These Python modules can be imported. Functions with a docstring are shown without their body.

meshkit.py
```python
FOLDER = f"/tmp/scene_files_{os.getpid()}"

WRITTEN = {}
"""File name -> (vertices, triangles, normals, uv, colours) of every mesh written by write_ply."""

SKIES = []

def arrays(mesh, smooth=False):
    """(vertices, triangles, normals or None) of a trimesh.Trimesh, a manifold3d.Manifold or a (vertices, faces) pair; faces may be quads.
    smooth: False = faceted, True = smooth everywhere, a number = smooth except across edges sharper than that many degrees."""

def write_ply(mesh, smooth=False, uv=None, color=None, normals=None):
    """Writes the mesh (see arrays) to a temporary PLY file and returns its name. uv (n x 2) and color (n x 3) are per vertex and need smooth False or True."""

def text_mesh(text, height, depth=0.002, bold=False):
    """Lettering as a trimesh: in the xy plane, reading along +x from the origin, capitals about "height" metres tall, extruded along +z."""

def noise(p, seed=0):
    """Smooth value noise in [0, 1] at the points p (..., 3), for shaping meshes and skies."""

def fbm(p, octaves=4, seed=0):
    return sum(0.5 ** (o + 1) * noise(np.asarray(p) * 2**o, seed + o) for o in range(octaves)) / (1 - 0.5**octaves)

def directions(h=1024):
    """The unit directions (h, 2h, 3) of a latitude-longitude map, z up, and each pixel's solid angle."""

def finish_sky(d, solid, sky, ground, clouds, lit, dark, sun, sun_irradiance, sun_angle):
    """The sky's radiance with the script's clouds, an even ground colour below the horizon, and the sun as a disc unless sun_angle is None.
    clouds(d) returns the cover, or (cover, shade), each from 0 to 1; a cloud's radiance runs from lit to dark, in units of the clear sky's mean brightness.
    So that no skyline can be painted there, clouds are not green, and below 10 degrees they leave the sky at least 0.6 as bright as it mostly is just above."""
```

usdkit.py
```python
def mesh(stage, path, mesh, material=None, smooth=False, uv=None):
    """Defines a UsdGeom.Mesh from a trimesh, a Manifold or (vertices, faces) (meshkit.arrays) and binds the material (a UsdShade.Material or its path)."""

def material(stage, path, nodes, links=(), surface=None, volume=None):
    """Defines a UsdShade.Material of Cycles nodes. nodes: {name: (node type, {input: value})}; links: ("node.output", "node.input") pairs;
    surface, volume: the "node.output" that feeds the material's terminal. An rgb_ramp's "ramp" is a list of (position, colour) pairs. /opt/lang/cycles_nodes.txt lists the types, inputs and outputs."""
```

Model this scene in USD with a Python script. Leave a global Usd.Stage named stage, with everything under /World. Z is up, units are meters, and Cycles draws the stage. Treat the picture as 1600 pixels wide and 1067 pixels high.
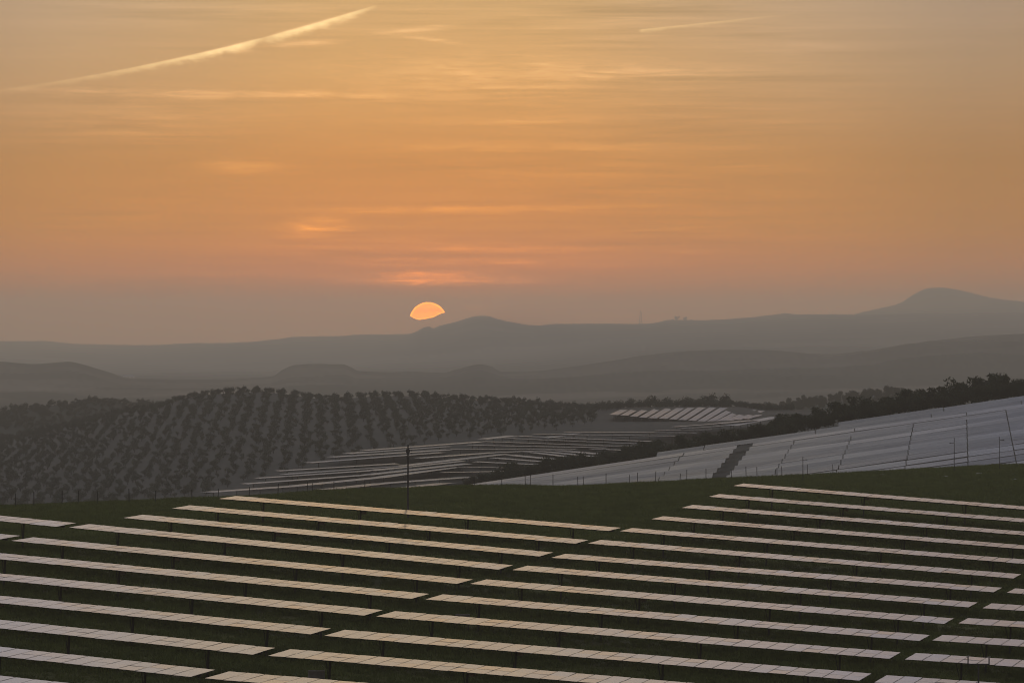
import math, random
import numpy as np, trimesh, usdkit, meshkit
from pxr import Usd, UsdGeom, UsdLux, UsdShade, Gf, Sdf, Vt
from scipy.interpolate import PchipInterpolator, RegularGridInterpolator

stage = Usd.Stage.CreateInMemory()
UsdGeom.SetStageUpAxis(stage, 'Z')
UsdGeom.SetStageMetersPerUnit(stage, 1.0)
UsdGeom.Xform.Define(stage, '/World')
rng = np.random.default_rng(7)
random.seed(7)

# ------------------------------------------------------------------ camera, sky, sun, exposure
F, YH, CZ = 5700.0, 533.5, 60.0          # survey lens: pixels per radian of the photograph, its horizon line, eye height (m)
EXPOSURE = 0.0
cam = UsdGeom.Camera.Define(stage, '/World/camera')
cam.AddTranslateOp().Set((0, 0, CZ)); cam.AddRotateXOp().Set(90.0)
cam.CreateHorizontalApertureAttr(36.0); cam.CreateFocalLengthAttr(36.0 * F / 1600); cam.CreateFStopAttr(0.0)
cam.CreateClippingRangeAttr((0.5, 60000.0)); cam.CreateExposureAttr(EXPOSURE)
SUN_AZ, SUN_EL = math.atan((669 - 800) / F), (YH - 501.5) / F

SKY_STRENGTH = 0.1
def build_sky():
    n, l = {}, []
    def add(name, kind, link=(), **inp):
        n[name] = (kind, inp)
        for src, dst in link: l.append((src, name + '.' + dst))
        return name
    def mth(name, op, a, b=None, c=None, clamp=False):
        inp, link = {'math_type': op, 'use_clamp': clamp}, []
        for key, v in (('value1', a), ('value2', b), ('value3', c)):
            if v is None: continue
            if isinstance(v, str): link.append((v, key))
            else: inp[key] = v
        add(name, 'math', link, **inp)
        return name + '.value'
    add('tc', 'texture_coordinate')
    add('xyz', 'separate_xyz', [('tc.generated', 'vector')])
    el = mth('el', 'degrees', mth('el0', 'arcsine', 'xyz.z'))                       # degrees above the horizon
    az = mth('az', 'degrees', mth('az0', 'arctan2', 'xyz.x', 'xyz.y'))              # degrees right of +y
    daz = mth('daz', 'subtract', az, math.degrees(SUN_AZ))
    daz = mth('daz2', 'absolute', mth('dazw', 'wrap', daz, 180.0, -180.0))
    # clear sky
    add('sky', 'sky_texture', sky_type='single_scattering', sun_disc=False, sun_elevation=SUN_EL, sun_rotation=SUN_AZ, altitude=300.0, air_density=1.0, aerosol_density=3.0, ozone_density=1.0)
    # sky glow painted as a hand-set colour ramp, by height above the horizon, fading with the angle from the sun
    elf = mth('elf', 'power', mth('eln', 'divide', mth('elc', 'maximum', el, 0.0), 90.0, clamp=True), 0.5)
    def at(e): return math.sqrt(e / 90.0)
    sky_ramp = [(0, (.9, .18, .0)), (.3, (1.0, .22, .0)), (.7, (1.25, .28, .0)), (1.14, (1.32, .31, .0)), (1.8, (1.10, .335, .005)), (2.85, (.88, .33, .04)), (4.2, (.84, .43, .13)), (5.6, (.76, .46, .19)),
            (9, (.64, .48, .32)), (14, (.53, .475, .40)), (35, (.47, .45, .41)), (90, (.43, .415, .39))]  # upper stops, out of view, set bright to light ground and haze
    add('sky_ramp', 'rgb_ramp', [(elf, 'fac')], ramp=[(at(e), c) for e, c in sky_ramp])
    azf = mth('azf', 'divide', daz, 180.0)
    add('side', 'rgb_ramp', [(azf, 'fac')], ramp=[(0, (1.05, 1.04, 1.0)), (.010, (1.02, 1.02, 1.0)), (.020, (.90, .95, 1.12)), (.032, (.80, .89, 1.25)), (.046, (.60, .70, 1.12)), (.08, (.56, .60, .84)), (.2, (.52, .55, .74)), (.5, (.50, .53, .70)), (1, (.48, .50, .62))])
    add('sky_ramp2', 'mix', [('sky_ramp.color', 'color1'), ('side.color', 'color2')], mix_type='multiply', fac=1.0)
    # cirrus: long level streaks over the painted ramp
    add('mp1', 'mapping', [('tc.generated', 'vector')], scale=(9.0, 9.0, 330.0))
    add('n1', 'noise_texture', [('mp1.vector', 'vector')], scale=1.0, detail=6.0, roughness=.55, distortion=.35)
    add('mp2', 'mapping', [('tc.generated', 'vector')], scale=(26.0, 26.0, 650.0), rotation=(0.0, .012, 0.0))
    add('n2', 'noise_texture', [('mp2.vector', 'vector')], scale=1.0, detail=5.0, roughness=.6, distortion=.5)
    add('mp3', 'mapping', [('tc.generated', 'vector')], scale=(7.0, 7.0, 60.0), location=(3.0, 1.0, 7.0))
    add('n3', 'noise_texture', [('mp3.vector', 'vector')], scale=1.0, detail=2.0, roughness=.5)
    add('mp5', 'mapping', [('tc.generated', 'vector')], scale=(70.0, 70.0, 700.0), rotation=(0.0, .03, 0.0))
    add('n5', 'noise_texture', [('mp5.vector', 'vector')], scale=1.0, detail=7.0, roughness=.65, distortion=.8)
    s1 = mth('s1', 'multiply', mth('s1a', 'subtract', 'n1.fac', .5), .5)
    s2 = mth('s2', 'multiply', mth('s2a', 'subtract', 'n2.fac', .5), .55)
    add('patch', 'map_range', [('n3.fac', 'value')], range_type='smoothstep', from_min=.38, from_max=.62, to_min=.25, to_max=1.3)
    add('fade', 'map_range', [(daz, 'value')], range_type='smoothstep', from_min=2.5, from_max=8.5, to_min=1.0, to_max=.22)
    st = mth('st', 'multiply_add', mth('s12', 'add', s1, s2), mth('pf', 'multiply', 'patch.result', 'fade.result'), 1.0)
    # single wisps and streaks seen in the sky: azimuth, height, half length, half thickness (degrees), slope, strength
    wisps = [(-1.20, .98, 1.10, .09, .00, .95), (-1.1, 1.05, .5, .05, .01, .4), (-.85, 1.25, 1.7, .06, -.004, .35), (-.35, 1.45, 1.3, .05, .0, .30), (-3.05, 1.78, .48, .14, .06, .40), (-3.1, 1.9, .3, .05, .03, .2), (-.6, 2.08, 2.2, .045, .012, .34),
             (-4.2, 2.73, .65, .10, .0, .22), (-4.2, 3.86, 3.0, .06, -.008, .20), (-.3, 4.15, 2.6, .35, .0, .14), (1.6, 4.22, 2.0, .13, .01, .12), (-1.5, 4.88, .45, .035, .09, .30), (-1.25, 4.72, .5, .03, -.12, .16),
             (-3.2, 4.66, .45, .045, .05, .22), (-4.3, 4.55, .22, .04, -.02, .22), (2.25, 1.75, .85, .018, .05, .25), (-.58, .54, .16, .04, .03, .45), (.4, 3.05, 2.4, .08, .0, .14), (.2, 3.45, 2.0, .06, .01, .14), (-6.0, 3.5, 2.5, .3, .02, .06)]
    acc = st
    for i, (a0, e0, L, W, sl, k) in enumerate(wisps):
        da = mth(f'w{i}a', 'subtract', az, a0)
        de = mth(f'w{i}e', 'subtract', mth(f'w{i}e0', 'subtract', el, e0), mth(f'w{i}s', 'multiply', da, sl))
        de = mth(f'w{i}d', 'add', de, mth(f'w{i}n', 'multiply', mth(f'w{i}n0', 'subtract', 'n2.fac', .5), W * 2.2))
        q = mth(f'w{i}q', 'add', mth(f'w{i}q1', 'power', mth(f'w{i}q2', 'divide', da, L), 2.0), mth(f'w{i}q3', 'power', mth(f'w{i}q4', 'divide', de, W), 2.0))
        g = mth(f'w{i}g', 'exponent', mth(f'w{i}m', 'multiply', q, -1.0))
        acc = mth(f'w{i}acc', 'multiply_add', mth(f'w{i}gn', 'multiply', g, mth(f'w{i}nn', 'power', mth(f'w{i}no', 'multiply', 'n5.fac', 2.0), 3.0)), k * 1.15, acc)
    add('stv', 'combine_xyz', [(acc, 'x'), (acc, 'y'), (mth('stb', 'power', acc, 1.25), 'z')])
    add('sky_ramp3', 'mix', [('sky_ramp2.color', 'color1'), ('stv.vector', 'color2')], mix_type='multiply', fac=1.0)
    # two condensation trails: end points (azimuth, height), width, strength
    trail = None
    add('mp4', 'mapping', [('tc.generated', 'vector')], scale=(200.0, 200.0, 520.0))
    add('n4', 'noise_texture', [('mp4.vector', 'vector')], scale=1.0, detail=4.0, roughness=.6)
    for i, (A, E0, B, E1, W, k, pts) in enumerate([(-8.4, 3.84, -2.10, 5.26, .034, 1.0, [(0, .03), (.2, .12), (.32, .25), (.42, .45), (.55, .8), (.64, 1.0), (.69, .8), (.715, .35), (.75, .85), (.84, 1.0), (.93, .8), (.985, .25), (1, 0)]),
                                                   (1.98, 4.87, 4.5, 5.13, .016, .3, [(0, 0), (.02, 1), (.5, .6), (1, 0)])]):
        t = mth(f'c{i}t', 'divide', mth(f'c{i}t0', 'subtract', az, A), B - A, clamp=True)
        bow = mth(f'c{i}b', 'multiply', mth(f'c{i}b1', 'multiply', t, mth(f'c{i}b2', 'subtract', t, 1.0)), .62 if i == 0 else .0)
        line = mth(f'c{i}l', 'add', mth(f'c{i}l0', 'multiply_add', t, E1 - E0, E0), bow)
        de = mth(f'c{i}d', 'subtract', el, line)
        de = mth(f'c{i}e', 'add', de, mth(f'c{i}n', 'multiply', mth(f'c{i}n0', 'subtract', 'n3.fac', .5), W * 2.0))
        add(f'c{i}r', 'rgb_ramp', [(t, 'fac')], ramp=[(p, (v, v, v)) for p, v in pts])
        wide = mth(f'c{i}w', 'multiply_add', f'c{i}r.color', W * .6, W * .55)
        low = mth(f'c{i}lo', 'less_than', de, 0.0)
        wide = mth(f'c{i}wi', 'multiply', wide, mth(f'c{i}wj', 'multiply_add', low, mth(f'c{i}wk', 'multiply_add', 'n4.fac', 4.6, -.9), .62))
        g = mth(f'c{i}g', 'exponent', mth(f'c{i}m', 'multiply', mth(f'c{i}q', 'power', mth(f'c{i}q0', 'divide', de, wide), 2.0), -1.0))
        g = mth(f'c{i}v', 'multiply', mth(f'c{i}v0', 'multiply', mth(f'c{i}v1', 'multiply', g, mth(f'c{i}v2', 'multiply_add', 'n4.fac', 1.3, .35)), f'c{i}r.color'), k)
        trail = g if trail is None else mth('trail', 'add', trail, g)
    add('tcol', 'mix', [('sky_ramp3.color', 'color1'), (mth('tcl', 'multiply', trail, .75, clamp=True), 'fac')], mix_type='mix', color2=(1.7, 1.15, .50))
    # the low sun's disc, banded by thin cloud
    dx = mth('dx', 'multiply', mth('dx0', 'subtract', az, math.degrees(SUN_AZ)), math.cos(SUN_EL))
    dy = mth('dy', 'subtract', el, math.degrees(SUN_EL))
    rr = mth('rr', 'sqrt', mth('rr0', 'add', mth('rx', 'power', dx, 2.0), mth('ry', 'power', dy, 2.0)))
    add('disc', 'map_range', [(rr, 'value')], from_min=.300, from_max=.290, to_min=0.0, to_max=1.0, clamp=True)
    # its lower edge sinks into a bank of dust and low cloud
    add('edge', 'rgb_ramp', [(mth('edt', 'multiply_add', dx, 1 / .6, .5, clamp=True), 'fac')], ramp=[(p, (v, v, v)) for p, v in ((0, .41), (.03, .397), (.14, .36), (.265, .337), (.42, .353), (.6, .372), (.70, .395), (.80, .43), (.97, .457), (1, .47))])
    cut = mth('cut', 'subtract', el, mth('edn', 'multiply_add', mth('edm', 'subtract', 'n4.fac', .5), .03, 'edge.color'))
    add('cutf', 'map_range', [(cut, 'value')], from_min=-.004, from_max=.006, to_min=0.0, to_max=1.0, clamp=True)
    add('rim', 'map_range', [(rr, 'value')], range_type='smoothstep', from_min=.255, from_max=.292, to_min=1.0, to_max=1.7, clamp=True)
    add('rim2', 'map_range', [(cut, 'value')], range_type='smoothstep', from_min=.0, from_max=.025, to_min=1.6, to_max=1.0, clamp=True)
    rim = mth('rimm', 'maximum', 'rim.result', 'rim2.result')
    discf = mth('discf', 'multiply', 'disc.result', 'cutf.result')
    band = mth('band', 'multiply_add', mth('band0', 'subtract', 'n2.fac', .5), .9, 1.0)
    add('sunc', 'combine_xyz', [(mth('sr', 'multiply', band, 24.0), 'x'), (mth('sg', 'multiply', mth('sgr', 'multiply', band, rim), 3.6), 'y'), (mth('sb', 'multiply', band, .0), 'z')])
    # all together, in units of the dome's strength
    k = 1.0 / SKY_STRENGTH
    add('vk', 'vector_math', [('tcol.color', 'vector1')], math_type='scale', scale=k)
    add('both', 'mix', [('sky.color', 'color1'), ('vk.vector', 'color2')], mix_type='mix', fac=.985)  # nearly all painted ramp; the sky texture adds only a trace
    add('sunk', 'vector_math', [('sunc.vector', 'vector1')], math_type='scale', scale=k)
    add('out', 'mix', [('both.color', 'color1'), ('sunk.vector', 'color2'), (discf, 'fac')], mix_type='mix')
    add('bg', 'background_shader', [('out.color', 'color')], strength=SKY_STRENGTH)
    return usdkit.material(stage, '/World/Looks/sky', n, l, surface='bg.background')

dome = UsdLux.DomeLight.Define(stage, '/World/sky')
UsdShade.MaterialBindingAPI.Apply(dome.GetPrim()).Bind(build_sky())
dome.GetPrim().SetCustomDataByKey('kind', 'structure')
sun = UsdLux.DistantLight.Define(stage, '/World/sun')
sun.CreateIntensityAttr(0.1); sun.CreateAngleAttr(0.5); sun.CreateColorAttr((1.0, .72, .45)); sun.CreateNormalizeAttr(True)
sun.AddRotateZOp().Set(math.degrees(-SUN_AZ)); sun.AddRotateXOp().Set(-90.0 + math.degrees(SUN_EL))

HAZE_DENSITY, HAZE_G, HAZE_COLOR = 1.8e-4, 0.62, (.99, .985, .82)

# ------------------------------------------------------------------ materials
def mat(name, nodes, links=(), surface='p.BSDF'):
    return usdkit.material(stage, '/World/Looks/' + name, nodes, links, surface=surface)

def plain(name, color, rough=.7, metal=0.0, noise=0.0, scale=3.0):
    if not noise:
        return mat(name, {'p': ('principled_bsdf', {'base_color': color, 'roughness': rough, 'metallic': metal})})
    lo, hi = [tuple(max(0, c * (1 + s * noise)) for c in color) for s in (-1, 1)]
    return mat(name, {'g': ('geometry', {}), 'n': ('noise_texture', {'scale': scale, 'detail': 5.0, 'roughness': .6}), 'r': ('rgb_ramp', {'ramp': [(.3, lo), (.7, hi)]}),
                      'p': ('principled_bsdf', {'roughness': rough, 'metallic': metal})},
               [('g.position', 'n.vector'), ('n.fac', 'r.fac'), ('r.color', 'p.base_color')])

def glass(name, base, rough, dust):
    """Solar glass over dark cells, with uneven dust."""
    return mat(name, {'g': ('geometry', {}), 'n': ('noise_texture', {'scale': .22, 'detail': 6.0, 'roughness': .65}), 'n2': ('noise_texture', {'scale': 2.1, 'detail': 4.0, 'roughness': .6}),
                      'm': ('mix', {'mix_type': 'mix', 'fac': .45}), 'r': ('rgb_ramp', {'ramp': [(.34, base), (.68, dust)]}), 'q': ('map_range', {'from_min': .3, 'from_max': .7, 'to_min': rough - .05, 'to_max': rough + .07}),
                      'p': ('principled_bsdf', {'ior': 1.5, 'specular_ior_level': .5, 'coat_weight': .85, 'coat_roughness': .14, 'coat_ior': 1.45})},
               [('g.position', 'n.vector'), ('g.position', 'n2.vector'), ('n.fac', 'm.color1'), ('n2.fac', 'm.color2'), ('m.color', 'r.fac'), ('m.color', 'q.value'), ('r.color', 'p.base_color'), ('q.result', 'p.roughness')])

GLASS = [glass('solar_glass', (.022, .023, .030), .20, (.090, .080, .068)), glass('solar_glass_dusty', (.030, .029, .033), .23, (.105, .093, .078)), glass('solar_glass_clean', (.016, .018, .027), .18, (.075, .068, .060))]
OLDGLASS = [mat(nm, {'g': ('geometry', {}), 'mp': ('mapping', {'scale': (.03, .22, .22)}), 'n': ('noise_texture', {'scale': 1.0, 'detail': 6.0, 'roughness': .65}), 'r': ('rgb_ramp', {'ramp': [(.34, a), (.68, b)]}), 'q': ('map_range', {'from_min': .3, 'from_max': .7, 'to_min': .24, 'to_max': .42}),
                  'p': ('principled_bsdf', {'specular_ior_level': lv})},
                 [('g.position', 'mp.vector'), ('mp.vector', 'n.vector'), ('n.fac', 'r.fac'), ('n.fac', 'q.value'), ('r.color', 'p.base_color'), ('q.result', 'p.roughness')])
            for nm, a, b, lv in (('matt_solar_glass', (.020, .023, .030), (.056, .058, .062), .25), ('valley_solar_glass', (.03, .03, .032), (.10, .10, .098), .40), ('rain_washed_solar_glass', (.012, .015, .022), (.040, .042, .047), .17), ('dust_filmed_solar_glass', (.034, .037, .043), (.080, .082, .086), .32))]
SLOPEGLASS = [OLDGLASS[0], OLDGLASS[2], OLDGLASS[3]]
STEEL = plain('galvanised_steel', (.17, .17, .17), .55, .6, .25, 4.0)
DARKSTEEL = plain('dark_steel', (.035, .035, .035), .6, .3, .3, 4.0)
BACK = plain('grey_paint', (.22, .22, .21), .6, 0, .2, 2.0)
WOOD = plain('weathered_wood', (.030, .027, .024), .85, 0, .4, 6.0)
STONE = plain('pale_stone', (.42, .41, .38), .9, 0, .25, 3.0)
PLASTER = plain('white_plaster', (.62, .60, .56), .85, 0, .12, 1.5)
ROOF = plain('clay_roof', (.16, .085, .06), .85, 0, .3, 3.0)
PANE = plain('dark_window', (.02, .02, .022), .2)
BARK = plain('olive_bark', (.045, .038, .03), .9, 0, .35, 5.0)
BLACK = plain('black_rubber', (.015, .015, .015), .6)

def leaf(name, a, b, tr):
    return mat(name, {'g': ('geometry', {}), 'n': ('noise_texture', {'scale': .35, 'detail': 4.0, 'roughness': .7}), 'r': ('rgb_ramp', {'ramp': [(.3, a), (.7, b)]}),
                      'd': ('principled_bsdf', {'roughness': .7, 'specular_ior_level': .25}), 't': ('translucent_bsdf', {'color': tr}), 'm': ('mix_closure', {'fac': .22})},
               [('g.position', 'n.vector'), ('n.fac', 'r.fac'), ('r.color', 'd.base_color'), ('d.BSDF', 'm.closure1'), ('t.BSDF', 'm.closure2')], surface='m.closure')
OLIVE = leaf('olive_leaves', (.074, .081, .064), (.136, .142, .114), (.06, .07, .04))
DARKLEAF = leaf('hedge_leaves', (.020, .028, .014), (.050, .058, .028), (.04, .05, .02))
GRASSBLADE = leaf('grass_blades', (.060, .078, .018), (.140, .168, .046), (.11, .135, .03))

def ground_mat(name, cols, scales, rough=.95, bump=.0):
    a, b, c = cols
    nodes = {'g': ('geometry', {}), 'n1': ('noise_texture', {'scale': scales[0], 'detail': 6.0, 'roughness': .6}), 'n2': ('noise_texture', {'scale': scales[1], 'detail': 5.0, 'roughness': .65}),
             'r1': ('rgb_ramp', {'ramp': [(.32, a), (.68, b)]}), 'f': ('map_range', {'from_min': .42, 'from_max': .72, 'to_min': 0.0, 'to_max': .8, 'clamp': True}), 'm': ('mix', {'mix_type': 'mix', 'color2': c}),
             'p': ('principled_bsdf', {'roughness': rough, 'specular_ior_level': .1})}
    links = [('g.position', 'n1.vector'), ('g.position', 'n2.vector'), ('n1.fac', 'r1.fac'), ('n2.fac', 'f.value'), ('f.result', 'm.fac'), ('r1.color', 'm.color1'), ('m.color', 'p.base_color')]
    return mat(name, nodes, links)
MEADOW = ground_mat('meadow_grass', ((.042, .049, .014), (.088, .096, .028), (.086, .080, .034)), (.12, .7))
SLOPE = ground_mat('grove_soil', ((.045, .047, .038), (.070, .069, .057), (.040, .046, .034)), (.05, .3))
def hills_mat():
    nodes = {'g': ('geometry', {}), 'mp': ('mapping', {'scale': (.004, .004, .004)}), 'v': ('voronoi_texture', {'scale': 1.0, 'randomness': 1.0}), 'n': ('noise_texture', {'scale': .02, 'detail': 6.0, 'roughness': .65}),
             'r': ('rgb_ramp', {'ramp': [(.25, (.020, .026, .015)), (.5, (.045, .046, .030)), (.75, (.105, .095, .068))]}), 's': ('separate_color', {}), 'm': ('mix', {'mix_type': 'mix', 'fac': .5}), 'p': ('principled_bsdf', {'roughness': .95, 'specular_ior_level': .1})}
    links = [('g.position', 'mp.vector'), ('mp.vector', 'v.vector'), ('g.position', 'n.vector'), ('v.color', 's.color'), ('s.r', 'm.color1'), ('n.fac', 'm.color2'), ('m.color', 'r.fac'), ('r.color', 'p.base_color')]
    return mat('far_fields', nodes, links)
HILLS = hills_mat()

# ------------------------------------------------------------------ naming helpers
_used = {}
def numbered(parent, name):
    k = (parent, name); n = _used.get(k, 0); _used[k] = n + 1
    return f'{parent}/{name}' if n == 0 else f'{parent}/{name}_{n:03d}'
def path_of(p): return '/World' if p is None else str(p.GetPath())
def obj(name, mesh, m, parent=None, smooth=False):
    return usdkit.mesh(stage, numbered(path_of(parent), name), mesh, m, smooth=smooth).GetPrim()
def tag(p, label=None, cat=None, group=None, kind=None):
    for k, v in (('label', label), ('category', cat), ('group', group), ('kind', kind)):
        if v: p.SetCustomDataByKey(k, v)
    return p
def mtx(o, ex, ey, ez):
    return Gf.Matrix4d(*[float(x) for x in (*ex, 0, *ey, 0, *ez, 0, *o, 1)])
def thing(name, label, cat, group=None, M=None, loc=None):
    x = UsdGeom.Xform.Define(stage, numbered('/World', name))
    x.AddTransformOp().Set(M if M is not None else Gf.Matrix4d().SetTranslate(Gf.Vec3d(*[float(v) for v in (loc if loc is not None else (0, 0, 0))])))
    return tag(x.GetPrim(), label, cat, group)
def dup(root, name, label, M, group=None):
    x = UsdGeom.Xform.Define(stage, numbered('/World', name))
    x.GetPrim().GetReferences().AddInternalReference(root.GetPath())
    x.GetPrim().SetInstanceable(True)
    x.GetPrim().GetAttribute('xformOp:transform').Set(M)
    return tag(x.GetPrim(), label, root.GetCustomDataByKey('category'), group or root.GetCustomDataByKey('group'))
def bx(c, s): 
    b = trimesh.creation.box(s); b.apply_translation(c); return b
def rod(a, b, r, sides=8, r2=None):
    a, b = np.asarray(a, float), np.asarray(b, float)
    c = trimesh.creation.cylinder(r, np.linalg.norm(b - a), sections=sides)
    if r2 is not None:
        up = c.vertices[:, 2] > 0; c.vertices[up, :2] *= r2 / r
    c.apply_transform(trimesh.geometry.align_vectors([0, 0, 1], (b - a) / np.linalg.norm(b - a))); c.apply_translation((a + b) / 2)
    return c
def cat_(ms): return trimesh.util.concatenate(ms)
WORDS = ['zeroth', 'first', 'second', 'third', 'fourth', 'fifth', 'sixth', 'seventh', 'eighth', 'ninth', 'tenth', 'eleventh', 'twelfth', 'thirteenth', 'fourteenth', 'fifteenth', 'sixteenth', 'seventeenth', 'eighteenth', 'nineteenth', 'twentieth']

WORDS += ['twenty-' + w for w in WORDS[1:10]] + ['thirtieth'] + ['thirty-' + w for w in WORDS[1:10]]
# ------------------------------------------------------------------ survey of the near solar field (tip pixels in the photograph -> metres)
T, W, PITCH, TH, HP, TILT = 39.0, 4.5, 11.79, .2896, 2.4, math.radians(1.1)
U = np.array([math.sin(TH), math.cos(TH)]); V = np.array([math.cos(TH), -math.sin(TH)])
O0 = np.array([24.15, 389.36])
LEFT = {0: {0:(1146,759),1:(1107.4,775.9),2:(1065,793),3:(1017.6,811),4:(968,829.8),5:(918,848.8),6:(861,871),7:(800,890),8:(734,912),9:(664,936),10:(587,963),11:(506,993),12:(418,1024),13:(319,1059.7)},
        -1: {4:(342,779),5:(268,794),6:(192.5,809),7:(107,824),8:(17,845)}, -2: {}, 1: {6:(1572.4,926),7:(1534.7,950),8:(1497,973.6),9:(1456,1000.5),10:(1413,1029.7),11:(1365.5,1065.5)}}
RIGHT = {0: {5:(1596,897),6:(1566,918),7:(1528,941),8:(1491,966),9:(1453.5,992),10:(1408,1019),11:(1362.5,1052)},
         -1: {4:(970.7,824.3),5:(920,843.6),6:(865,863),7:(802.5,883),8:(739.6,905),9:(671,927.6),10:(599,953),11:(518,981.5),12:(430.6,1012),13:(337,1046)}, -2: {7:(119.5,817.2),8:(32,837)}, 1: {}}
GAP = {-2: 1.2, -1: 1.2, 0: 0.0, 1: 2.0}
def plan(i, j, end):
    off = i * T + {-2: -2.4, -1: -1.2, 0: 0.0, 1: 1.9}[i] + (T if end else 0)
    return O0 - j * PITCH * U + off * V + (U if end else -U) * W / 2
def seen(px, py, Y): return np.array([(px - 800) / F * Y, Y, CZ - (py - YH) / F * Y])
samples = []
for i in LEFT:
    for end, D in ((0, LEFT[i]), (1, RIGHT[i])):
        for j, (px, py) in D.items(): samples.append(seen(px, py, plan(i, j, end)[1]))
S = np.array(samples)
basis = lambda x, y: np.stack([np.ones_like(x), x, y - 310, x * x, x * (y - 310), (y - 310) ** 2], -1)
coef = np.linalg.lstsq(basis(S[:, 0], S[:, 1]), S[:, 2], rcond=None)[0]
def field(x, y): return basis(np.clip(np.asarray(x, float), -75, 85), np.asarray(y, float)) @ coef     # height of the near panels

# ------------------------------------------------------------------ terrain: heights along lines of sight of the survey
KX = np.array([-500, -200, 0, 100, 200, 300, 400, 500, 600, 730, 830, 900, 1030, 1150, 1240, 1310, 1450, 1600, 1800, 2100], float)
def curve(pts):
    p = np.array(pts, float); f = PchipInterpolator(p[:, 0], p[:, 1])
    return lambda x: f(np.clip(x, p[0, 0], p[-1, 0]))
crest_py = curve([(-300, 799), (0, 795), (100, 791), (200, 788), (330, 783), (400, 780), (500, 772), (600, 767), (730, 763), (850, 763), (1000, 758), (1100, 753), (1240, 747), (1310, 744), (1450, 737), (1600, 730), (1900, 722)])
crest_Y = curve([(-300, 385), (0, 390), (200, 395), (400, 412), (600, 430), (900, 450), (1150, 465), (1600, 478), (1900, 480)])
row_Y = curve([(-300, 318), (100, 325), (350, 350), (950, 352), (1170, 388), (1700, 375), (1900, 375)])
PU, PV = np.array([math.sin(math.radians(7)), math.cos(math.radians(7))]), np.array([math.cos(math.radians(7)), -math.sin(math.radians(7))])
PA = np.array([69.75, 560.0])
def slope_plane(x, y):                                                    # the right-hand solar slope, a plane
    d = np.stack([np.asarray(x, float) - PA[0], np.asarray(y, float) - PA[1]], -1)
    return CZ - 18.3 - 2.2 + .0433 * (d @ PU) + .147 * (d @ PV)
hedge_py = curve([(600, 775), (745, 757), (900, 741), (1000, 721), (1100, 706), (1200, 688), (1310, 666), (1450, 644), (1600, 623), (1900, 590)])
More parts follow.
